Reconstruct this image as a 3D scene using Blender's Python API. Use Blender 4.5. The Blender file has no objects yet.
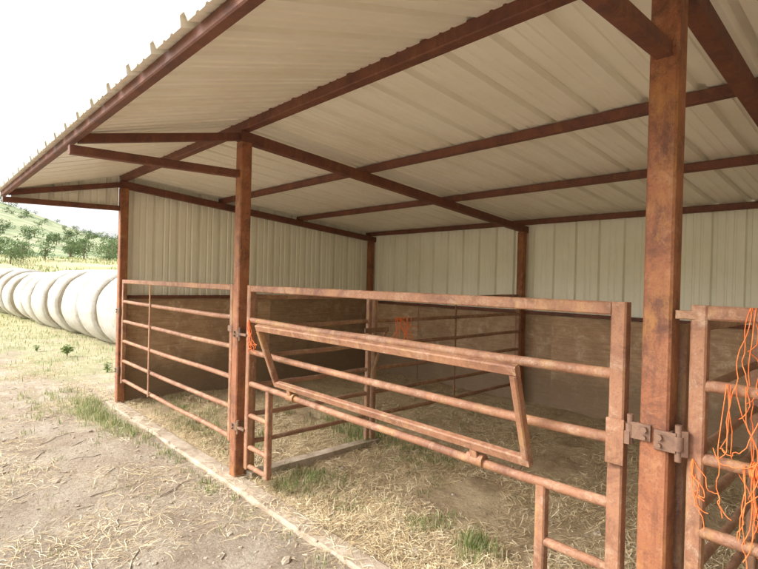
import bpy, math, random
import numpy as np
from mathutils import Vector, Matrix, noise
random.seed(7); rng=np.random.default_rng(7)
scene=bpy.context.scene
scene.view_settings.view_transform='Standard'
scene.view_settings.look='None'
scene.view_settings.exposure=0

# ------------------------------------------------------------------ materials
def newmat(name):
    m=bpy.data.materials.new(name); m.use_nodes=True
    nt=m.node_tree; nt.nodes.clear()
    out=nt.nodes.new('ShaderNodeOutputMaterial'); b=nt.nodes.new('ShaderNodeBsdfPrincipled')
    nt.links.new(b.outputs[0],out.inputs[0])
    return m,nt,b
def N(nt,t,**k):
    n=nt.nodes.new(t)
    for a,v in k.items(): setattr(n,a,v)
    return n
def coord(nt,scale=(1,1,1),loc=(0,0,0)):
    g=N(nt,'ShaderNodeTexCoord'); mp=N(nt,'ShaderNodeMapping'); mp.inputs['Scale'].default_value=scale; mp.inputs['Location'].default_value=loc
    nt.links.new(g.outputs['Object'],mp.inputs[0]); return mp.outputs[0]
def nz(nt,co,scale,detail=6,rough=.6,dist=0):
    n=N(nt,'ShaderNodeTexNoise'); n.inputs['Scale'].default_value=scale; n.inputs['Detail'].default_value=detail
    n.inputs['Roughness'].default_value=rough; n.inputs['Distortion'].default_value=dist
    nt.links.new(co,n.inputs['Vector']); return n.outputs['Fac']
def ramp(nt,fac,stops):
    r=N(nt,'ShaderNodeValToRGB'); e=r.color_ramp.elements
    while len(e)<len(stops): e.new(.5)
    for i,(p,c) in enumerate(stops):
        e[i].position=p; e[i].color=(c if len(c)==4 else (*c,1)) if isinstance(c,tuple) else (c,c,c,1)
    nt.links.new(fac,r.inputs[0]); return r.outputs[0]
def mix(nt,f,a,b,mode='MIX'):
    m=N(nt,'ShaderNodeMix',data_type='RGBA',blend_type=mode)
    if isinstance(f,(int,float)): m.inputs[0].default_value=f
    else: nt.links.new(f,m.inputs[0])
    for s,i in ((a,6),(b,7)):
        if isinstance(s,tuple): m.inputs[i].default_value=(*s[:3],1)
        else: nt.links.new(s,m.inputs[i])
    return m.outputs[2]
def bump(nt,b,h,strength,dist):
    n=N(nt,'ShaderNodeBump'); n.inputs['Strength'].default_value=strength; n.inputs['Distance'].default_value=dist
    nt.links.new(h,n.inputs['Height']); nt.links.new(n.outputs[0],b.inputs['Normal'])

def rust(name,base,dark,light,lightamt=.62,rough=.65,streak=.6):
    m,nt,b=newmat(name); co=coord(nt)
    c1=ramp(nt,nz(nt,co,4.5,12,.82,.5),[(.38,dark),(.54,base)])
    f=ramp(nt,nz(nt,co,8,12,.84,.6),[(lightamt-.06,0.),(lightamt+.12,.85)])
    c2=mix(nt,f,c1,light)
    f2=ramp(nt,nz(nt,co,130,5,.75),[(.54,0.),(.70,.85)])
    c3=mix(nt,f2,c2,dark)
    f3=ramp(nt,nz(nt,coord(nt,(1,1,.10)),36,7,.78),[(.52,0.),(.70,streak)])
    c3=mix(nt,f3,c3,dark)
    f4=ramp(nt,nz(nt,coord(nt,(1,1,.4),(3,1,7)),9,11,.82),[(.52,0.),(.64,.75)])
    c3=mix(nt,f4,c3,(base[0]*1.3,base[1]*1.65,base[2]*1.15))
    nt.links.new(c3,b.inputs['Base Color'])
    b.inputs['Roughness'].default_value=rough; b.inputs['Metallic'].default_value=0
    bump(nt,b,nz(nt,co,70,9,.8),.6,.005)
    return m
M_post=rust('rusty_post_paint',(.30,.108,.046),(.12,.043,.023),(.45,.235,.125),.58,streak=.65)
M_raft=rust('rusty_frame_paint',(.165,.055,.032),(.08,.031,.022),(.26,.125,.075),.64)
M_gate=rust('faded_gate_paint',(.33,.155,.082),(.17,.072,.041),(.54,.38,.26),.57,.62)
M_gate2=rust('worn_panel_paint',(.30,.155,.092),(.17,.08,.05),(.48,.36,.26),.57)
M_steel=rust('rusted_steel',(.22,.12,.075),(.11,.055,.038),(.36,.26,.19),.60,.5)

def sheet_mat(name,base,stain,w=.75):
    m,nt,b=newmat(name); co=coord(nt)
    f=ramp(nt,nz(nt,co,1.1,6,.65),[(.40,0.),(w,.8)])
    c=mix(nt,f,base,stain)
    f2=ramp(nt,nz(nt,co,30,6,.75),[(.64,0.),(.76,.5)])
    c=mix(nt,f2,c,(.46,.40,.31))
    f3=ramp(nt,nz(nt,coord(nt,(6,6,.5) if 'wall' in name else (6,.5,1)),2,6,.7),[(.5,0.),(.8,.5)])
    c=mix(nt,f3,c,stain)
    nt.links.new(c,b.inputs['Base Color']); b.inputs['Roughness'].default_value=.34
    return m
M_ceil=sheet_mat('cream_roof_sheet',(.87,.84,.75),(.76,.70,.57))
M_wall=sheet_mat('cream_wall_sheet',(.86,.84,.75),(.75,.71,.59))

def ply(k,g):
    m,nt,b=newmat('weathered_plywood')
    L=(k*3.7,k*1.9,k*5.3)
    co=coord(nt,(.5,.5,7),L); co2=coord(nt,(1,1,1),L)
    w=nz(nt,co,2.6,12,.80,2.6)
    q=lambda c:tuple(v*g for v in c)
    c=ramp(nt,w,[(.30,q((.24,.145,.085))),(.50,q((.40,.26,.16))),(.68,q((.54,.385,.26)))])
    f=ramp(nt,nz(nt,co2,1.1,10,.82,.8),[(.42,0.),(.60,.9)])
    c=mix(nt,f,c,mix(nt,.5,c,q((.19,.115,.07))))
    f=ramp(nt,nz(nt,co2,5,12,.85,.3),[(.52,0.),(.66,.8)])
    c=mix(nt,f,c,q((.60,.48,.35)))
    g_=N(nt,'ShaderNodeTexCoord'); sp=N(nt,'ShaderNodeSeparateXYZ'); nt.links.new(g_.outputs['Object'],sp.inputs[0])
    ad=N(nt,'ShaderNodeMath',operation='MULTIPLY_ADD'); nt.links.new(nz(nt,co2,3,7,.7),ad.inputs[0]); ad.inputs[1].default_value=-.7; nt.links.new(sp.outputs[2],ad.inputs[2])
    f=ramp(nt,ad.outputs[0],[(.0,.75),(.25,0.)])
    c=mix(nt,f,c,(.21,.145,.09))
    nt.links.new(c,b.inputs['Base Color']); b.inputs['Roughness'].default_value=.85
    bump(nt,b,w,.4,.006); return m
M_ply=[ply(0,1.),ply(1,1.2),ply(2,.86)]

def simple(name,c1,c2,scale=20,rough=.9,bs=.0,bd=.01,mid=.5,w=.15):
    m,nt,b=newmat(name); co=coord(nt); n=nz(nt,co,scale,8,.75)
    nt.links.new(ramp(nt,n,[(mid-w,c1),(mid+w,c2)]),b.inputs['Base Color']); b.inputs['Roughness'].default_value=rough
    if bs: bump(nt,b,n,bs,bd)
    return m
M_conc=simple('dusty_concrete',(.27,.20,.135),(.50,.41,.31),4,.95,.7,.015,.5,.12)
M_straw1=simple('straw_pale',(.66,.54,.33),(.80,.70,.50),6)
M_straw2=simple('straw_tan',(.53,.39,.21),(.66,.52,.30),6)
M_straw3=simple('straw_dark',(.27,.18,.10),(.40,.29,.16),6)
M_clod=simple('dirt_clod',(.30,.23,.16),(.52,.43,.33),30,.95,.6,.01)
M_twine=simple('orange_twine',(.72,.13,.025),(.85,.25,.07),40,.7)
M_wood=simple('grey_stick',(.34,.27,.2),(.56,.48,.39),20)
def leafmat(name,c1,c2,scale=3):
    m,nt,b=newmat(name); co=coord(nt)
    c=ramp(nt,nz(nt,co,scale,5,.7),[(.35,c1),(.65,c2)])
    nt.links.new(c,b.inputs['Base Color']); b.inputs['Roughness'].default_value=.7
    tr=N(nt,'ShaderNodeBsdfTranslucent'); nt.links.new(c,tr.inputs[0])
    ms=N(nt,'ShaderNodeMixShader'); ms.inputs[0].default_value=.35
    out=[n for n in nt.nodes if n.type=='OUTPUT_MATERIAL'][0]
    nt.links.new(b.outputs[0],ms.inputs[1]); nt.links.new(tr.outputs[0],ms.inputs[2]); nt.links.new(ms.outputs[0],out.inputs[0])
    return m
M_grass=leafmat('grass_green',(.13,.19,.045),(.24,.31,.09))
M_grass2=leafmat('grass_dry',(.48,.42,.23),(.64,.57,.36))
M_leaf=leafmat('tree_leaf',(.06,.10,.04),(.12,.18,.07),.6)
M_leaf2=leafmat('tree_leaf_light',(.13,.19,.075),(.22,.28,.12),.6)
M_bark=simple('bark',(.10,.07,.05),(.20,.15,.11),10)

def ground_mat():
    m,nt,b=newmat('dirt_and_grass_ground'); co=coord(nt)
    g=N(nt,'ShaderNodeTexCoord')
    dirt=ramp(nt,nz(nt,co,1.6,12,.8,.4),[(.32,(.31,.23,.155)),(.45,(.47,.37,.27)),(.60,(.62,.53,.41)),(.75,(.70,.63,.52))])
    fine=ramp(nt,nz(nt,co,42,8,.8),[(.38,(.50,.45,.40)),(.60,(1,1,1))])
    dirt=mix(nt,.75,dirt,fine,'MULTIPLY')
    chaff=ramp(nt,nz(nt,coord(nt,(3,1,1)),60,3,.6,1.5),[(.58,0.),(.66,.7)])
    dirt=mix(nt,chaff,dirt,(.68,.60,.44))
    grass=ramp(nt,nz(nt,co,1.6,9,.75),[(.32,(.26,.29,.12)),(.48,(.46,.44,.25)),(.66,(.62,.55,.37))])
    grass=mix(nt,.5,grass,fine,'MULTIPLY')
    field=ramp(nt,nz(nt,coord(nt,(1,.35,1)),.22,12,.8),[(.36,(.24,.29,.11)),(.48,(.42,.41,.20)),(.62,(.60,.54,.33))])
    far=ramp(nt,nz(nt,co,.05,10,.78),[(.38,(.15,.21,.10)),(.5,(.33,.37,.19)),(.62,(.55,.51,.33))])
    at=N(nt,'ShaderNodeAttribute',attribute_name='grass')
    ad=N(nt,'ShaderNodeMath',operation='ADD'); nt.links.new(at.outputs['Fac'],ad.inputs[0])
    nn=N(nt,'ShaderNodeMath',operation='SUBTRACT'); nt.links.new(nz(nt,co,1.7,7,.7),nn.inputs[0]); nn.inputs[1].default_value=.5
    m3=N(nt,'ShaderNodeMath',operation='MULTIPLY'); nt.links.new(nn.outputs[0],m3.inputs[0]); m3.inputs[1].default_value=2.6
    nt.links.new(m3.outputs[0],ad.inputs[1])
    f=ramp(nt,ad.outputs[0],[(.40,0.),(.8,1.)])
    c=mix(nt,f,dirt,grass)
    ln=N(nt,'ShaderNodeVectorMath',operation='LENGTH'); nt.links.new(g.outputs['Object'],ln.inputs[0])
    mr=N(nt,'ShaderNodeMapRange'); nt.links.new(ln.outputs['Value'],mr.inputs[0]); mr.inputs[1].default_value=80; mr.inputs[2].default_value=150
    mr2=N(nt,'ShaderNodeMapRange'); nt.links.new(ln.outputs['Value'],mr2.inputs[0]); mr2.inputs[1].default_value=14; mr2.inputs[2].default_value=28
    c=mix(nt,mr2.outputs[0],c,field)
    c=mix(nt,mr.outputs[0],c,far)
    nt.links.new(c,b.inputs['Base Color']); b.inputs['Roughness'].default_value=.95
    bump(nt,b,nz(nt,co,16,10,.8),1.,.04)
    return m
M_ground=ground_mat()
def floor_mat():
    m,nt,b=newmat('bedding_floor'); co=coord(nt)
    c=ramp(nt,nz(nt,co,1.5,11,.8,.6),[(.30,(.25,.165,.095)),(.42,(.44,.32,.19)),(.56,(.63,.49,.30)),(.75,(.71,.59,.40))])
    fine=ramp(nt,nz(nt,coord(nt,(1,2.5,1)),45,8,.8),[(.35,(.52,.46,.40)),(.58,(1,1,1))])
    c=mix(nt,.65,c,fine,'MULTIPLY')
    nt.links.new(c,b.inputs['Base Color']); b.inputs['Roughness'].default_value=.95
    bump(nt,b,nz(nt,co,22,9,.8),1.,.03); return m
M_floor=floor_mat()

# ------------------------------------------------------------------ mesh builder
class MB:
    def __init__(s): s.v=[]; s.f=[]; s.m=[]; s.sm=[]
    def add(s,vs,fs,mi=0,smooth=False):
        o=len(s.v); s.v+= [tuple(v) for v in vs]
        for f in fs: s.f.append([i+o for i in f]); s.m.append(mi); s.sm.append(smooth)
    def beam(s,p0,p1,w,h,up=(0,0,1),mi=0,ch=.006):
        p0=Vector(p0);p1=Vector(p1);d=(p1-p0).normalized(); up=Vector(up)
        x=d.cross(up).normalized(); y=x.cross(d).normalized()
        a=w/2;b=h/2;c=ch
        pr=[(-a+c,-b),(a-c,-b),(a,-b+c),(a,b-c),(a-c,b),(-a+c,b),(-a,b-c),(-a,-b+c)]
        vs=[p+x*u+y*v for p in (p0,p1) for u,v in pr]
        fs=[[i,(i+1)%8,(i+1)%8+8,i+8] for i in range(8)]+[list(range(7,-1,-1)),list(range(8,16))]
        s.add(vs,fs,mi)
    def tube(s,pts,r,n=10,mi=0,cap=True):
        pts=[Vector(p) for p in pts]; vs=[];prev=None
        rs=r if isinstance(r,(list,tuple)) else [r]*len(pts)
        for i,p in enumerate(pts):
            d=((pts[min(i+1,len(pts)-1)]-pts[max(i-1,0)])).normalized()
            if prev is None:
                a=Vector((0,0,1)) if abs(d.z)<.9 else Vector((1,0,0)); x=d.cross(a).normalized()
            else: x=(prev-d*prev.dot(d)).normalized()
            prev=x; y=d.cross(x)
            vs+=[p+(x*math.cos(t)+y*math.sin(t))*rs[i] for t in [2*math.pi*k/n for k in range(n)]]
        fs=[[i*n+k,i*n+(k+1)%n,(i+1)*n+(k+1)%n,(i+1)*n+k] for i in range(len(pts)-1) for k in range(n)]
        s.add(vs,fs,mi,True)
        if cap:
            s.add(vs[:n],[list(range(n-1,-1,-1))],mi); s.add(vs[-n:],[list(range(n))],mi)
    def obj(s,name,mats,parent=None):
        me=bpy.data.meshes.new(name); me.from_pydata(s.v,[],s.f); me.update()
        me.polygons.foreach_set('material_index',s.m); me.polygons.foreach_set('use_smooth',s.sm)
        for m in mats: me.materials.append(m)
        o=bpy.data.objects.new(name,me); scene.collection.objects.link(o)
        if parent: o.parent=parent
        return o
def empty(name):
    e=bpy.data.objects.new(name,None); scene.collection.objects.link(e); return e
def fastmesh(name,V,F,mats,mi=None,smooth=False):
    k=F.shape[1]; me=bpy.data.meshes.new(name)
    me.vertices.add(len(V)); me.vertices.foreach_set('co',V.astype(np.float32).ravel())
    me.loops.add(F.size); me.loops.foreach_set('vertex_index',F.astype(np.int32).ravel())
    me.polygons.add(len(F)); me.polygons.foreach_set('loop_start',np.arange(0,F.size,k,dtype=np.int32))
    me.polygons.foreach_set('loop_total',np.full(len(F),k,dtype=np.int32))
    if mi is not None: me.polygons.foreach_set('material_index',mi.astype(np.int32))
    me.update(calc_edges=True); me.validate()
    if smooth: me.polygons.foreach_set('use_smooth',[True]*len(me.polygons))
    for m in mats: me.materials.append(m)
    o=bpy.data.objects.new(name,me); scene.collection.objects.link(o); return o

# ------------------------------------------------------------------ dimensions
PX=[-6.95,-3.80,-.64,2.52,5.68]; FY=2.0; BY=6.25; EY=.775; PW=.096
def raf(y): return 2.77-(y-FY)*(.37/4.25)
def roofb(y): return raf(y)+.125
EZ=2.535
def rooff(y): return EZ+(y-EY)*(roofb(FY)-EZ)/(FY-EY)

# ------------------------------------------------------------------ corrugated sheets
def profile(L,off=0.0):
    P=.305; pts=[(0,0)]; u=-P+off
    while u<L+P:
        for du,h in ((0.0,0),(.013,.036),(.050,.036),(.063,0),(.130,0),(.138,.007),(.152,.007),(.160,0),(.204,0),(.212,.007),(.226,.007),(.234,0)):
            if 0<u+du<L: pts.append((u+du,h))
        u+=P
    pts.append((L,0)); return pts
def sheet(mb,org,ud,L,ld,length,nrm,segs=8,mi=0,off=0.,seed=0,l0=None,l1=None):
    org=Vector(org);ud=Vector(ud);ld=Vector(ld).normalized();nrm=Vector(nrm).normalized()
    pr=profile(L,off); vs=[]
    for (u,h) in pr:
        a=l0(u) if l0 else 0; b=l1(u) if l1 else length
        for k in range(segs+1):
            t=a+(b-a)*k/segs
            w=.0018*noise.noise(Vector((u*.8+seed,t*.9,seed)))
            vs.append(org+ud*u+ld*t+nrm*(h+w))
    n=segs+1
    fs=[[i*n+k,(i+1)*n+k,(i+1)*n+k+1,i*n+k+1] for i in range(len(pr)-1) for k in range(segs)]
    mb.add(vs,fs,mi)

shed=empty('livestock_shed')
X0,X1=-7.12,5.85
mb=MB()
bs=Vector((0,4.5,roofb(6.5)-roofb(2.0))); ln=bs.length
sheet(mb,(X0,2.0,roofb(2.0)),(1,0,0),X1-X0,bs,ln,(0,.082,1),10,0,.1,3)
fs_=Vector((0,EY-.07-FY,rooff(EY-.07)-rooff(FY)))
sheet(mb,(X0,2.0,roofb(2.0)+.002),(1,0,0),X1-X0,fs_,fs_.length,(0,-.27,1),6,0,.1,9)
mb.obj('roof_sheets',[M_ceil],shed)
mb=MB(); mb.add([(X0,1.82,roofb(2)-.01),(X1,1.82,roofb(2)-.01),(X1,2,roofb(2)+.05),(X0,2,roofb(2)+.05),(X1,2.2,roofb(2)+.025),(X0,2.2,roofb(2)+.025)],[[0,1,2,3],[3,2,4,5]])
mb.obj('ridge_cap',[M_ceil],shed)
mb=MB()
for i,x in enumerate(PX):
    mb.beam((x,FY,-.4),(x,FY,2.725),PW,PW,(0,1,0),0,.008)
    mb.beam((x,BY,-.4),(x,BY,raf(BY)-.045),PW,PW,(0,1,0),0,.008)
    for zz in (2.436,2.494): 
        mb.tube([(x-.03,FY-PW/2-.001,zz),(x,FY-PW/2-.003,zz+.001),(x+.03,FY-PW/2-.001,zz)],[.003,.006,.003],6)
mb.obj('posts',[M_post],shed)
mb=MB()
for x in PX:
    mb.beam((x,FY-.05,raf(FY-.05)),(x,BY+.1,raf(BY+.1)),.075,.09,mi=0)
    mb.beam((x,FY-.052,raf(FY)-.005),(x,EY+.028,2.51),.055,.06)
    mb.beam((x,FY-.049,2.465),(x,EY-.02,2.43),.055,.06)
mb.beam((X0+.02,FY,2.858),(X1-.02,FY,2.858),.08,.08)
for y in (3.35,4.70):
    mb.beam((X0+.02,y,raf(y)+.082),(X1-.02,y,raf(y)+.082),.055,.07)
mb.beam((X0+.02,BY-.02,raf(BY)+.082),(X1-.02,BY-.02,raf(BY)+.082),.05,.07)
mb.beam((X0+.02,EY,2.505),(X1-.02,EY,2.505),.05,.055)
mb.obj('roof_frame',[M_raft],shed)
mb=MB()
sheet(mb,(X0+.05,BY+.10,1.18),(1,0,0),X1-X0-.1,(0,0,1),roofb(BY+.1)-1.18+.01,(0,1,0),5,0,.02,5)
mb.obj('back_wall_sheet',[M_wall],shed)
for nm,xw,nn in (('side_wall_sheet',-7.035,-1),('far_side_wall_sheet',5.765,1)):
    mb=MB()
    sheet(mb,(xw,FY+.03,1.28),(0,1,0),BY+.08-FY,(0,0,1),1,(nn,0,0),5,0,.06,8,l1=lambda u: roofb(FY+.03+u)-1.28+.012)
    mb.obj(nm,[M_wall],shed)
mb=MB()
sheet(mb,(-6.992,EY+.06,2.45),(0,1,0),FY-EY-.11,(0,0,1),1,(-1,0,0),2,0,.05,8,l1=lambda u: rooff(EY+.06+u)-2.45+.005)
mb.obj('gable_infill',[M_wall],shed)
mb=MB(); x=-7.0; q=0
while x<5.75:
    x2=min(x+1.22*(2 if q%3 else 1),5.75); top=1.235+random.uniform(-.02,.02)
    yb=BY+.066+random.uniform(-.004,.004)
    vs=[(x-.02,yb+(.016 if q%2 else 0),-.1),(x2-.004,yb+(.016 if q%2 else 0),-.1),(x2-.004,yb+(.016 if q%2 else 0),top),(x-.02,yb+(.016 if q%2 else 0),top+random.uniform(-.008,.008))]
    vs+=[(a,b+.012,c) for a,b,c in vs]
    mb.add(vs,[[0,1,2,3],[7,6,5,4],[3,2,6,7],[0,3,7,4],[1,5,6,2]],(1,0,1,2,1,0,2,1)[q%8]); x=x2; q+=1
for xs in (-7.01,5.74):
    y=FY+.06
    while y<BY+.05:
        y2=min(y+2.13,BY+.05); top=1.33+random.uniform(-.02,.02); xx=xs+random.uniform(-.003,.003)
        vs=[(xx,y+.003,-.1),(xx,y2-.003,-.1),(xx,y2-.003,top),(xx,y+.003,top)]
        vs+=[(a-.014,b,c) for a,b,c in vs]
        mb.add(vs,[[0,1,2,3],[7,6,5,4],[3,2,6,7],[0,3,7,4],[1,5,6,2]],q%3); y=y2; q+=1
mb.obj('plywood_lining',M_ply,shed)
mb=MB()
for a,b in zip(PX[:-1],PX[1:]):
    mb.beam((a+.052,BY+.030,1.245),(b-.052,BY+.030,1.245),.045,.045)
mb.beam((-6.975,FY+.052,1.34),(-6.975,BY-.052,1.34),.045,.045)
mb.obj('wall_girts',[M_raft],shed)
# ------------------------------------------------------------------ curb
mb=MB(); n=220; xs=np.linspace(-7.1,5.8,n)
vs=[]
for x in xs:
    j=lambda s:.010*noise.noise(Vector((x*.9,s*.4,0)))+.007*noise.noise(Vector((x*7,s,3)))
    c=.03*max(0,noise.noise(Vector((x*3.1,9,3)))-.12)
    vs+=[(x,1.872+j(1),-.3),(x,1.874+j(2),-.015+j(3)-c),(x,1.886+j(4)+c,.000+j(5)*.6),(x,1.95,.003+.5*j(7)),(x,2.015+j(6),.000+j(7)*.5),(x,2.03+j(8),-.010),(x,2.05,-.3)]
fs=[[i*7+k,(i+1)*7+k,(i+1)*7+k+1,i*7+k+1] for i in range(n-1) for k in range(6)]
mb.add(vs,fs,0,False); mb.obj('concrete_curb',[M_conc])
n=16
for x0 in (-3.72,-.56):
    vs=[]; mb=MB()
    for t in np.linspace(2.06,3.5,n):
        j=.01*noise.noise(Vector((t*3,x0,0)))
        vs+=[(x0-.07+j,t,-.2),(x0-.065+j,t,.035+j),(x0+.05+j,t,.04+j),(x0+.06+j,t,-.2)]
    mb.add(vs,[[i*4+k,(i+1)*4+k,(i+1)*4+k+1,i*4+k+1] for i in range(n-1) for k in range(3)]+[[0,1,2,3],[(n-1)*4+3-k for k in range(4)]],0)
    mb.obj('partition_sill',[M_conc])

# ------------------------------------------------------------------ gates
ZR=[1.545,1.29,1.04,.79,.54,.29]
def bolt(mb,p,d,r=.011,l=.014,mi=1):
    p=Vector(p);mb.tube([p,p+Vector(d)*l],r,6,mi)
def hinge(mb,x,z,side,y=2.0,h=.06):
    mb.beam((x+side*.006,y-.0545,z),(x+side*.075,y-.0545,z),.011,h,mi=1,ch=.002)
    mb.beam((x+side*.0545,y-.045,z),(x+side*.0545,y+.02,z),.011,h,mi=1,ch=.002)
    mb.tube([(x+side*.080,y-.045,z-h*.9),(x+side*.080,y-.045,z+h*.9)],.012,8,1)
    mb.tube([(x+side*.080,y-.045,z-h*.35),(x+side*.080,y-.045,z+h*.35)],.019,10,1)
    bolt(mb,(x+side*.025,y-.060,z+.012),(0,-1,0)); bolt(mb,(x+side*.025,y-.060,z-.016),(0,-1,0),.008)
def weld(mb,p,r,mi=0):
    p=Vector(p); mb.tube([p-Vector((r*.5,0,0)),p,p+Vector((r*.5,0,0))],[r*.7,r*1.15,r*.7],8,mi)
def sag(p0,p1,amt,n=7,seed=0):
    p0=Vector(p0);p1=Vector(p1);out=[]
    for i in range(n):
        t=i/(n-1); p=p0.lerp(p1,t); p.z-=amt*4*t*(1-t); p.y+=.014*noise.noise(Vector((t*3,seed,0))); p.z+=.010*noise.noise(Vector((t*3,seed,7))); out.append(p)
    return out
def gate(name,x0,x1,y,mat,stays=(),z=ZR,skip=None,rt=.021):
    mb=MB()
    mb.beam((x0,y,z[-1]-.03),(x0,y,z[0]+.02),.05,.05,(0,1,0))
    mb.beam((x1,y,z[-1]-.03),(x1,y,z[0]+.02),.05,.05,(0,1,0))
    mb.beam((x0+.026,y,z[0]-.005),(x1-.026,y,z[0]-.005),.048,.048)
    for i,zz in enumerate(z[1:]):
        mb.tube(sag((x0+.02,y,zz),(x1-.02,y,zz),random.uniform(.0,.012),13,zz*9+x0),rt,12)
        for xx,s in ((x0+.028,1),(x1-.028,-1)): weld(mb,(xx,y,zz),rt)
    for sx in stays:
        mb.beam((sx,y-.026,z[-1]-.02),(sx,y-.026,z[0]-.03),.032,.012,(0,1,0))
    return mb
mb=gate('g',-6.84,-3.92,2.0,M_gate,stays=(-5.85,))
hinge(mb,-6.95,1.17,1); hinge(mb,-6.95,.42,1)
mb.beam((-3.93,1.965,1.2),(-3.86,1.965,1.2),.02,.05,mi=1,ch=.003)
mb.obj('pipe_gate',[M_gate,M_steel])
GY=1.985; gx0,gx1=-3.60,-.775
mb=MB()
mb.beam((gx0,GY,.12),(gx0,GY,ZR[0]+.02),.052,.052,(0,1,0))
mb.beam((gx1,GY,.12),(gx1,GY,ZR[0]+.02),.056,.056,(0,1,0))
mb.beam((gx0+.027,GY,ZR[0]-.006),(gx1-.029,GY,ZR[0]-.006),.05,.05)
for zz in ZR[1:4]: 
    mb.tube(sag((gx0+.02,GY,zz),(gx1-.02,GY,zz),.008,15,zz*5),.0215,14)
    weld(mb,(gx0+.03,GY,zz),.022); weld(mb,(gx1-.032,GY,zz),.022)
sl,sr=-3.30,-1.08
for sx in (sl,sr): mb.beam((sx,GY,.12),(sx,GY,.79-.015),.045,.045,(0,1,0))
for zz in (.54,.29,.14):
    mb.tube([(gx0+.02,GY,zz),(sl-.01,GY,zz)],.02,10); mb.tube([(sr+.01,GY,zz),(gx1-.02,GY,zz)],.02,10)
bx0,bx1=-3.17,-1.12; by,bz=1.955,.865; ty,tz=1.80,1.275; tx0,tx1=-3.17,-1.10
B0=Vector((bx0,by,bz));B1=Vector((bx1,by,bz));T0=Vector((tx0,ty,tz));T1=Vector((tx1,ty,tz))
mb.beam(B0,B1,.035,.045,(0,-.35,1)); mb.beam(T0,T1,.035,.045,(0,-.35,1))
mb.beam(B0+(T0-B0)*.05+Vector((.0165,0,0)),T0-(T0-B0)*.05+Vector((.0165,0,0)),.045,.033,(1,0,0)); mb.beam(B1+(T1-B1)*.05-Vector((.0165,0,0)),T1-(T1-B1)*.05-Vector((.0165,0,0)),.045,.033,(1,0,0))
for sx in (-3.0,-1.42):
    mb.tube([(sx-.045,GY,.79),(sx+.045,GY,.79)],.031,12,0); mb.beam((sx,GY-.02,.80),(sx,by,.85),.04,.014,mi=0,ch=.002)
hinge(mb,-.64,1.10,-1);
mb.beam((-.735,1.938,1.045),(-.800,1.938,1.045),.010,.17,mi=0,ch=.002)
mb.beam((-.715,1.945,1.07),(-.745,1.945,1.07),.02,.05,mi=1,ch=.002)
hinge(mb,-3.80,1.17,1); hinge(mb,-3.80,.42,1)
mb.beam((-3.72,1.955,1.17),(-3.61,1.96,1.17),.03,.02,mi=1,ch=.003);mb.beam((-3.72,1.955,.42),(-3.61,1.96,.42),.03,.02,mi=1,ch=.003)
mb.obj('creep_gate',[M_gate,M_steel])
mb=gate('g',-.515,2.42,2.0,M_gate,stays=(.9,)); 
hinge(mb,-.64,1.085,1,h=.07)
mb.beam((-.553,1.955,1.085),(-.535,1.965,1.085),.02,.09,mi=1,ch=.003)
mb.beam((-.585,1.97,1.53),(-.52,1.99,1.53),.03,.03,mi=0,ch=.003)
hinge(mb,-.64,.42,1)
mb.obj('pipe_gate',[M_gate,M_steel])
mb=gate('g',2.62,5.58,2.0,M_gate,stays=(4,)); mb.obj('pipe_gate',[M_gate,M_steel])
def panel(x,y0,y1,zs,r=.02):
    mb=MB()
    for y in (y0,y1): mb.beam((x,y,.03),(x,y,zs[0]+.02),.045,.045,(0,1,0))
    for zz in zs:
        a=sag((x,y0,zz),(x,y1,zz),random.uniform(0,.012),7,0)
        a=[Vector((x+.01*noise.noise(Vector((p.y,zz*4,x))),p.y,p.z)) for p in a]
        mb.tube(a,r,10)
    return mb
ZP=[1.47,1.22,.98,.74,.50,.27]
for x in (-3.76,-.60,2.56):
    mb=panel(x,2.10,3.38,ZP); mb.obj('stall_panel',[M_gate2,M_steel])
    mb=panel(x,3.46,6.14,ZP)
    mb.beam((x+.03,3.60,1.15),(x+.03,3.42,.72),.03,.03); mb.beam((x+.035,3.30,1.13),(x+.035,3.62,1.13),.015,.05,mi=1)
    mb.beam((x-.027,4.8,.2),(x-.027,4.8,1.48),.012,.035,(0,1,0))
    mb.obj('stall_panel',[M_gate2,M_steel])

# ------------------------------------------------------------------ twine
def strand(mb,p,q,dr,seed,r=.0016):
    p=Vector(p);q=Vector(q);pts=[]
    for i in range(20):
        t=i/19; v=p.lerp(q,t); v.z-=dr*4*t*(1-t)
        a=.045*math.sin(math.pi*t)**.7 if 0<t<1 else 0
        for ax,o in ((0,0),(1,5),(2,9)):
            k=a*(noise.noise(Vector((t*3,seed*1.7,o)))+.25*noise.noise(Vector((t*9,seed*1.7,o)))); v[ax]+=k*(.5 if ax==1 else 1)
        pts.append(v)
    mb.tube(pts,r,5)
mb=MB(); s=0
for (x,z0) in ((-.35,1.545),(-.28,1.545),(-.20,1.545),(-.12,1.29),(-.40,1.29),(-.30,1.29),(-.36,1.04)):
    for k in range(5):
        s+=1; strand(mb,(x+random.uniform(-.03,.03),1.972,z0+.02),(x+random.uniform(-.10,.14),random.uniform(1.96,2.05),z0-random.uniform(.15,.55)),random.uniform(-.02,.10),s)
for c0 in ((-.28,1.29),(-.36,1.04),(-.2,1.535)):
    for k in range(6):
        c=Vector((c0[0],2.0,c0[1])); mb.tube([c+Vector((k*.005+random.uniform(-.002,.002),.027*math.cos(a),.027*math.sin(a))) for a in np.linspace(0,6.28,10)],.0022,5)
for k in range(12):
    s+=1; strand(mb,(-.30+random.uniform(-.05,.05),1.97,1.30),(-.36+random.uniform(-.12,.3),1.97,.80+random.uniform(0,.35)),random.uniform(0,.15),s)
for k in range(5):
    s+=1; strand(mb,(-.52,1.97,1.04),(-.46+random.uniform(-.05,.06),1.96,.80+random.uniform(0,.15)),0.02,s)
mb.obj('baling_twine',[M_twine])
mb=MB()
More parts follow.
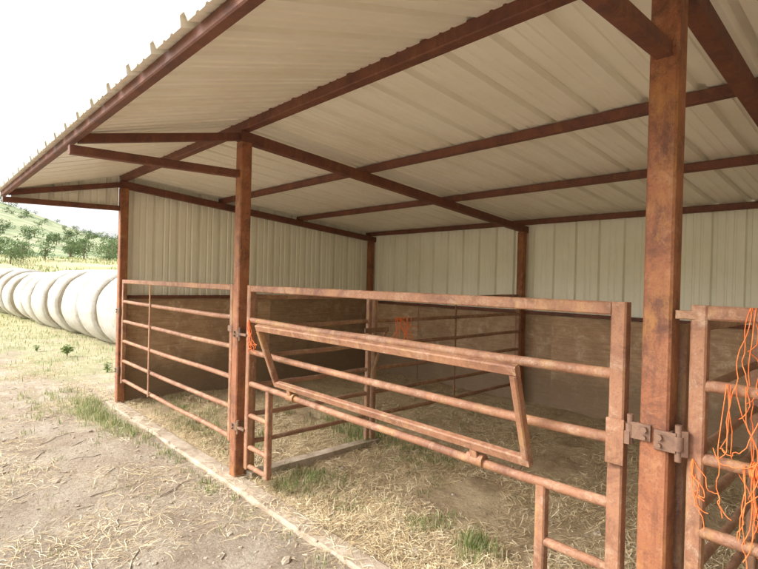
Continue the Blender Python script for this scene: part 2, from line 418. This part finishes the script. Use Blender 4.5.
for k in range(14):
    s+=1; strand(mb,(-3.73,3.85+random.uniform(-.12,.12),1.25),(-3.70+random.uniform(-.03,.03),3.85+random.uniform(-.3,.35),.80+random.uniform(0,.35)),random.uniform(0,.1),s,.003)
for k in range(7):
    s+=1; strand(mb,(-3.57,1.95,1.30),(-3.5+random.uniform(-.06,.06),1.95,1.02+random.uniform(0,.1)),.05,s,.0028)
mb.obj('baling_twine',[M_twine])

# ------------------------------------------------------------------ ground
def smooth(a,b,x):
    t=np.clip((x-a)/(b-a),0,1); return t*t*(3-2*t)
def far_h(x,y):
    r=math.hypot(x,y); 
    if r<25: return 0.
    a=math.atan2(y,-x)
    h=4.0*float(smooth(24,95,r))
    k=.098-.040*float(smooth(.02,.30,a))-.03*float(smooth(.35,.8,a))+.008*noise.noise(Vector((a*5,1.3,0)))
    h+=float(smooth(110,560,r))*(560*k-4.6)*1.12
    h+=float(smooth(100,400,r))*4*noise.noise(Vector((x*.008,y*.008,2)))
    return h
def near_h(x,y):
    return -.030+.020*noise.noise(Vector((x*.9,y*.9,0)))+.016*noise.noise(Vector((x*3.5,y*3.5,4)))+.009*noise.noise(Vector((x*11,y*11,4)))
def gh(x,y):
    r=math.hypot(x,y)
    h=far_h(x,y)
    if r<40: 
        h+=near_h(x,y)
        h-= .09*float(smooth(2.0,2.2,y))*float(smooth(-7.3,-7.0,x))
    else: h-=.03
    return h
def grassy(x,y):
    g=float(smooth(-6.6,-10.0,x)) if x<-6.6 else 0
    g*=float(smooth(.6,2.2,y+ (-x-7)*.06))
    g=max(g*.75, .9*math.exp(-((x+6.6)**2/1.0+(y-1.6)**2/.07)))
    g=max(g, .40*math.exp(-((x+4.4)**2/2.5+(y-1.6)**2/.03)))
    return min(1,max(g,.0)+.05)
rad=[0]; r=.12
while r<2600: rad.append(r); r*=1.030 if r<12 else 1.05
na=480
V=[];A=[]
for ri in rad:
    for k in range(na):
        a=2*math.pi*k/na; x,y=ri*math.cos(a),ri*math.sin(a); V.append((x,y,gh(x,y)))
        A.append(grassy(x,y) if ri<60 else 1)
V=np.array(V); nr=len(rad)
I=np.arange(nr-1)[:,None]*na; K=np.arange(na)[None,:]; K2=(K+1)%na
F=np.stack([I+K,I+na+K,I+na+K2,I+K2],-1).reshape(-1,4)
g=fastmesh('ground',V,F,[M_ground],smooth=True)
at=g.data.attributes.new('grass','FLOAT','POINT'); at.data.foreach_set('value',np.array(A,dtype=np.float32))
nx,ny=320,110; V=[]
def fh(x,y):
    e=min(1,(y-2.02)/.3)
    return .0+e*(.035*noise.noise(Vector((x*1.6,y*1.6,7)))+.022*noise.noise(Vector((x*6,y*6,1)))+.012*noise.noise(Vector((x*17,y*17,1))))-.012
for i in range(nx):
    for j in range(ny):
        x=-7.03+12.76*i/(nx-1); y=2.03+4.30*j/(ny-1); V.append((x,y,fh(x,y)))
I=np.arange(nx-1)[:,None]*ny; K=np.arange(ny-1)[None,:]
F=np.stack([I+K,I+ny+K,I+ny+K+1,I+K+1],-1).reshape(-1,4)
fastmesh('bedding_floor',np.array(V),F,[M_floor],smooth=True)

# ------------------------------------------------------------------ litter
def litter(name,P,L,W,mats,mi,tilt=.25):
    n=len(P); a=rng.uniform(0,2*np.pi,n); t=rng.normal(0,tilt,n)
    d=np.stack([np.cos(a)*np.cos(t),np.sin(a)*np.cos(t),np.sin(t)],1)*L[:,None]/2
    rr=rng.uniform(-.6,.6,n)
    w=np.stack([-np.sin(a)*np.cos(rr),np.cos(a)*np.cos(rr),np.sin(rr)],1)*W[:,None]/2
    z=np.abs(d[:,2])*.7; C=P.copy(); C[:,2]+=z+.003
    b=np.zeros_like(C); b[:,2]=L*rng.uniform(0,.08,n); b[:,:2]=rng.normal(0,.06,(n,2))*L[:,None]
    V=np.stack([C-d-w,C-d+w,C+b+w,C+b-w,C+d+w*.5,C+d-w*.5],1).reshape(-1,3)
    o=np.arange(n)[:,None]*6
    F=np.concatenate([o+np.array([[0,1,2,3]]),o+np.array([[3,2,4,5]])],0)
    return fastmesh(name,V,F,mats,np.concatenate([mi,mi]))
n=230000
x=rng.uniform(-6.95,3.0,n); y=2.06+4.1*rng.uniform(0,1,n)**1.3
keep=np.array([1.3*noise.noise(Vector((a*1.5,b*1.5,5)))+.55>random.random()*.75 for a,b in zip(x,y)])
x=x[keep];y=y[keep]
P=np.array([(a,b,fh(a,b)) for a,b in zip(x,y)])
litter('bedding_straw',P,rng.uniform(.02,.11,len(P)),rng.uniform(.0015,.004,len(P)),[M_straw1,M_straw2,M_straw3],rng.choice(3,len(P),p=[.34,.48,.18]))
n=100000
x=rng.uniform(-12,2.5,n); y=rng.uniform(-1.5,2.05,n)
sel=(1.4*np.array([noise.noise(Vector((a*1.3,b*1.3,9))) for a,b in zip(x,y)])+.34>rng.uniform(0,.8,n))
x=x[sel];y=y[sel]
P=np.array([(a,b,gh(a,b) if b<1.88 else .004) for a,b in zip(x,y)])
litter('straw_litter',P,rng.uniform(.02,.12,len(P)),rng.uniform(.0015,.004,len(P)),[M_straw1,M_straw2,M_straw3],rng.choice(3,len(P),p=[.48,.3,.22]),.18)
mb=MB()
for k in range(3600):
    x=random.uniform(-9,1.5);y=random.uniform(-1.,1.9)
    if k%4==0: x=random.uniform(-6.8,2);y=random.uniform(2.1,6)
    s_=random.uniform(.004,.013)*(1 if random.random()<.94 else 2.4)
    z=(fh(x,y) if y>2 else gh(x,y) if y<1.87 else .002)+s_*.15; vs=[]
    el=random.uniform(1,1.7);ro=random.uniform(0,3)
    for lat,rr in ((-.6,.7),(0,1),(.45,.6)):
        for q in range(6):
            a=q*1.047+lat; f=s_*random.uniform(.7,1.25)
            u,v=f*rr*math.cos(a)*el,f*rr*math.sin(a)
            vs.append((x+u*math.cos(ro)-v*math.sin(ro),y+u*math.sin(ro)+v*math.cos(ro),z+lat*s_*.8))
    fs=[[i*6+q,i*6+(q+1)%6,i*6+6+(q+1)%6,i*6+6+q] for i in range(2) for q in range(6)]+[[12,13,14,15,16,17]]
    mb.add(vs,fs,0,False)
mb.obj('dirt_clods',[M_clod])
mb=MB()
for k in range(26):
    x=random.uniform(-7,-1.5);y=random.uniform(.0,1.6);a=random.uniform(0,6.28);L=random.uniform(.10,.35)
    pts=[]
    for i in range(5):
        t=i/4; px=x+L*t*math.cos(a)+.02*random.uniform(-1,1);py=y+L*t*math.sin(a)+.02*random.uniform(-1,1); pts.append((px,min(py,1.8),gh(px,py)+.005))
    mb.tube(pts,[.004,.004,.0035,.003,.002],6)
mb.obj('dry_sticks',[M_wood])

# ------------------------------------------------------------------ grass
def blades(name,P,H,W,mats,mi,lean=.5):
    n=len(P); a=rng.uniform(0,2*np.pi,n); l=np.abs(rng.normal(0,lean,n))
    d=np.stack([np.cos(a),np.sin(a),np.zeros(n)],1); s=np.stack([-np.sin(a),np.cos(a),np.zeros(n)],1)*W[:,None]/2
    up=np.array([0,0,1.])
    m=P+d*(H*l*.35)[:,None]+up*(H*.58)[:,None]; t=P+d*(H*l*1.1)[:,None]+up*(H*np.clip(1-l*.35,.3,1))[:,None]
    V=np.stack([P-s,P+s,m+s*.8,m-s*.8,t+s*.1,t-s*.1],1).reshape(-1,3)
    o=np.arange(n)[:,None]*6
    F=np.concatenate([o+np.array([[0,1,2,3]]),o+np.array([[3,2,4,5]])],0)
    return fastmesh(name,V,F,mats,np.concatenate([mi,mi]))
def tufts(cs):
    P=[];H=[]
    for (cx,cy,rx,ry,n,h) in cs:
        k=max(1,n//14)
        for _ in range(k):
            tx=random.gauss(cx,rx);ty=random.gauss(cy,ry)
            if abs(ty-1.94)<.14: ty=1.79
            for _ in range(14):
                x=random.gauss(tx,.035);y=random.gauss(ty,.035)
                P.append((x,y,(fh(x,y) if y>2.05 else gh(x,y))-.005)); H.append(h*random.uniform(.3,1.2))
    return np.array(P),np.array(H)
P,H=tufts([(-5.35,2.4,.5,.16,1100,.08),(-6.2,2.5,.3,.2,400,.08),(-4.5,2.5,.25,.15,250,.07),(-3.95,3.5,.35,.15,1600,.10),(-4.2,4.2,.5,.4,500,.07),(-3.1,3.6,.2,.15,400,.08),
  (-3.34,2.42,.14,.12,600,.09),(-3.45,2.15,.15,.05,200,.10),(-2.21,2.6,.12,.08,330,.07),(-1.85,2.55,.07,.07,420,.10),(-2.75,2.35,.15,.08,120,.06),(-2.9,3.2,.3,.25,150,.06),(-1.3,2.6,.14,.12,80,.06),(-5.6,3.5,.6,.5,400,.07),(.5,3,.8,.6,200,.08)])
blades('grass_tufts',P,H,rng.uniform(.0025,.006,len(P)),[M_grass,M_grass2],rng.choice(2,len(P),p=[.75,.25]))
P,H=tufts([(-6.5,1.64,.5,.10,1500,.11),(-5.6,1.74,.4,.05,300,.07),(-4.6,1.77,.5,.04,200,.06),(-3.6,1.76,.3,.05,160,.06),(-2.2,1.77,.3,.05,160,.06),(-7.6,1.5,.5,.25,700,.10),(-5,1.1,.8,.3,160,.045),(-7,.8,.8,.4,220,.05),(-3.5,.9,.8,.3,70,.04)])
n=60000
x=-7.2-rng.uniform(0,1,n)**1.4*19; y=rng.uniform(-.5,9,n)
gd=np.array([grassy(a,b)*.72+.75*noise.noise(Vector((a*.8,b*.8,3)))-.10 for a,b in zip(x,y)])
s_=gd>rng.uniform(.1,1.1,n); x=x[s_];y=y[s_]
P2=np.array([(a,b,gh(a,b)-.005) for a,b in zip(x,y)]); H2=rng.uniform(.02,.10,len(P2))*(1+.03*np.abs(x+7))
PP=np.concatenate([P,P2]);HH=np.concatenate([H,H2])
mi=np.concatenate([rng.choice(2,len(P),p=[.6,.4]),rng.choice(2,len(P2),p=[.30,.70])])
blades('grass',PP,HH,rng.uniform(.003,.007,len(PP))*np.clip(np.abs(PP[:,0])/7,1,3),[M_grass,M_grass2],mi)
# taller field grass beyond the bales
n=26000; rr=rng.uniform(26,100,n); aa=rng.uniform(-.25,.5,n); x=-rr*np.cos(aa); y=rr*np.sin(aa)
sel=np.array([noise.noise(Vector((a*.10,b*.25,6))) for a,b in zip(x,y)])>-.05; x=x[sel];y=y[sel]
P=np.array([(a,b,gh(a,b)-.02) for a,b in zip(x,y)])
blades('field_grass',P,rng.uniform(.15,.5,len(P)),rng.uniform(.04,.12,len(P)),[M_grass,M_grass2],rng.choice(2,len(P),p=[.4,.6]))
def weed(x,y,h,n):
    mb=MB(); z=gh(x,y)
    for k in range(n):
        a=random.uniform(0,6.28);t=random.uniform(.2,1);rr=h*.5*random.uniform(.2,1)
        b=Vector((x+.3*rr*math.cos(a),y+.3*rr*math.sin(a),z+h*t*.7)); d=Vector((math.cos(a),math.sin(a),random.uniform(-.1,.7))).normalized()
        L=h*random.uniform(.2,.4); s=d.cross(Vector((0,0,1))).normalized()*L*.2; m=b+d*L*.5+Vector((0,0,.01))
        mb.add([b,m+s,b+d*L-Vector((0,0,L*.2)),m-s],[[0,1,2,3]])
        if k%4==0: mb.tube([(x,y,z),b],.003,4,0)
    return mb.obj('weed',[M_grass])
weed(-11.6,2.35,.30,80); weed(-9.4,2.5,.22,60); weed(-12.6,2.0,.2,50)

# ------------------------------------------------------------------ hay bales
def bale_mat():
    m,nt,b=newmat('net_wrapped_hay'); co=coord(nt)
    w=N(nt,'ShaderNodeTexWave',wave_type='BANDS',bands_direction='X'); w.inputs['Scale'].default_value=5; w.inputs['Distortion'].default_value=3.5; w.inputs['Detail'].default_value=5
    nt.links.new(co,w.inputs[0])
    c=mix(nt,ramp(nt,nz(nt,co,2.5,10,.8),[(.42,0.),(.62,1.)]),(.74,.71,.66),(.54,.48,.39))
    c=mix(nt,mix(nt,.5,(0,0,0),w.outputs['Color']),c,mix(nt,.4,c,(.40,.33,.24)))
    nt.links.new(c,b.inputs['Base Color']); b.inputs['Roughness'].default_value=.6
    bump(nt,b,nz(nt,co,9,10,.8),1.,.08); return m
def bale_end():
    m,nt,b=newmat('hay_end'); co=coord(nt)
    nt.links.new(ramp(nt,nz(nt,co,18,8,.8,2),[(.3,(.28,.22,.15)),(.6,(.50,.43,.32))]),b.inputs['Base Color']); b.inputs['Roughness'].default_value=.95
    bump(nt,b,nz(nt,co,30,6,.8),.8,.03); return m
M_bale=bale_mat(); M_bend=bale_end()
def bale(x,y,r,L,seed):
    prof=[(-.485,0),(-.49,.4),(-.495,.75),(-.495,.90),(-.47,.965),(-.40,.99),(-.25,1.0),(0,1.005),(.25,1.0),(.40,.99),(.47,.965),(.495,.90),(.495,.75),(.49,.4),(.485,0)]
    n=56; vs=[]; tilt=random.uniform(-.05,.05)
    for (u,rr) in prof:
        for k in range(n):
            a=2*math.pi*k/n
            q=r*rr*(1+.035*noise.noise(Vector((math.cos(a)*1.5,math.sin(a)*1.5,seed+u*2)))+.018*noise.noise(Vector((math.cos(a)*5,math.sin(a)*5,seed+u*6))))
            z=q*math.sin(a)*.985
            if z<-r*.88: z=-r*.88
            xx=u*L+.03*noise.noise(Vector((math.cos(a)*3*rr,math.sin(a)*3*rr,seed)))
            vs.append((xx,q*math.cos(a)*1.03+tilt*xx,z))
    mb=MB(); mb.v=[tuple(v) for v in vs]
    for i in range(len(prof)-1):
        mi=1 if i<3 or i>10 else 0
        for k in range(n):
            mb.f.append([i*n+k,i*n+(k+1)%n,(i+1)*n+(k+1)%n,(i+1)*n+k]); mb.m.append(mi); mb.sm.append(True)
    o=mb.obj('round_hay_bale',[M_bale,M_bend]); o.location=(x,y,gh(x,y)+r*.875); return o
x=-9.3
for i in range(17):
    bale(x,4.10-.065*(-x-13.5)+random.uniform(-.08,.08),.94*random.uniform(.96,1.04),1.42,i*3.7); x-=1.43+random.uniform(0,.05)

# ------------------------------------------------------------------ trees
def tree_mass(name,trees,leafs,ls):
    V=[];MI=[]; tb=MB()
    for (x,y,h,w) in trees:
        z=gh(x,y); 
        tb.tube([(x,y,z-.3),(x+.05*h,y,z+h*.35),(x,y+.04*h,z+h*.75)],[h*.035,h*.025,h*.008],7,0)
        for k in range(4):
            a=random.uniform(0,6.28); tb.tube([(x,y,z+h*random.uniform(.15,.4)),(x+w*.35*math.cos(a),y+w*.35*math.sin(a),z+h*random.uniform(.5,.8))],[h*.016,h*.005],5,0)
        nb=random.randint(9,14)
        for b in range(nb):
            a=random.uniform(0,6.28); rr=random.uniform(0,.42)*w; tz=random.uniform(.10,.86)
            rr*=math.sqrt(max(.1,1-(tz-.35)**2*2.5))
            c=np.array([x+rr*math.cos(a),y+rr*math.sin(a),z+h*tz]); br=w*random.uniform(.13,.24)
            m_=leafs; u=rng.normal(0,1,(m_,3)); u/=np.linalg.norm(u,axis=1)[:,None]; q=c+u*(br*rng.uniform(.55,1.1,m_)**.6)[:,None]*np.array([1,1,.8])
            t1=rng.normal(0,1,(m_,3)); t1/=np.linalg.norm(t1,axis=1)[:,None]; t2=np.cross(t1,rng.normal(0,1,(m_,3))); t2/=np.linalg.norm(t2,axis=1)[:,None]
            s=(ls*h*rng.uniform(.6,1.4,m_))[:,None]
            V.append(np.stack([q-t1*s,q-t2*s*.6,q+t1*s,q+t2*s*.6],1).reshape(-1,3))
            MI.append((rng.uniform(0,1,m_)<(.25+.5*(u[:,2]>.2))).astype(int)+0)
    V=np.concatenate(V);MI=np.concatenate(MI); F=np.arange(len(V)).reshape(-1,4)
    o=fastmesh(name,V,F,[M_leaf,M_leaf2],MI); t=tb.obj('trunks',[M_bark],o); return o
def pos(r,a): return (-r*math.cos(a),r*math.sin(a))
tr=[]
for k in range(56):
    a=random.uniform(-.35,.9); r=random.uniform(62,125); h=random.uniform(2.0,4.8)*(.75 if r<80 else 1)
    tr.append((*pos(r,a),h,h*random.uniform(.9,1.6)))
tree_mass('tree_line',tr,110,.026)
tr=[]
for k in range(420):
    a=random.uniform(-.5,.8); r=random.uniform(150,540); h=random.uniform(2.5,6.0)
    tr.append((*pos(r,a),h,h*random.uniform(1,2.0)))
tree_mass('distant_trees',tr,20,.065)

# ------------------------------------------------------------------ world, sun
SE,SA=math.radians(40),math.radians(213)
w=bpy.data.worlds.new("World"); scene.world=w; w.use_nodes=True; nt=w.node_tree
bg=nt.nodes['Background']; sk=nt.nodes.new('ShaderNodeTexSky'); sk.sky_type='NISHITA'; sk.sun_disc=False
sk.sun_elevation=SE; sk.sun_rotation=SA; sk.air_density=1.0; sk.dust_density=5; sk.ozone_density=1
hs=nt.nodes.new('ShaderNodeHueSaturation'); hs.inputs['Saturation'].default_value=.12; hs.inputs['Value'].default_value=2.9
nt.links.new(sk.outputs[0],hs.inputs['Color']); nt.links.new(hs.outputs[0],bg.inputs[0]); bg.inputs[1].default_value=.15
sd=bpy.data.lights.new('sun','SUN'); sd.energy=1.5; sd.angle=math.radians(16); sd.color=(1,.96,.90)
so=bpy.data.objects.new('sun',sd); scene.collection.objects.link(so)
dirv=Vector((math.sin(SA)*math.cos(SE),math.cos(SA)*math.cos(SE),math.sin(SE)))
so.rotation_euler=dirv.to_track_quat('Z','Y').to_euler()

# ------------------------------------------------------------------ camera
cd=bpy.data.cameras.new('camera'); cd.sensor_width=36; cd.lens=24.0; cd.clip_start=.05; cd.clip_end=6000
co=bpy.data.objects.new('camera',cd); scene.collection.objects.link(co)
h=math.radians(43.0); f=Vector((-math.cos(h),math.sin(h),0)); rt=Vector((math.sin(h),math.cos(h),0)); up=Vector((0,0,1))
p=math.radians(-.35); f2=f*math.cos(p)+up*math.sin(p); u2=up*math.cos(p)-f*math.sin(p)
r=math.radians(1.4); R=rt*math.cos(r)+u2*math.sin(r); U=u2*math.cos(r)-rt*math.sin(r)
M=Matrix((R,U,-f2)).transposed().to_4x4(); M.translation=Vector((0,0,1.62)); co.matrix_world=M
scene.camera=co
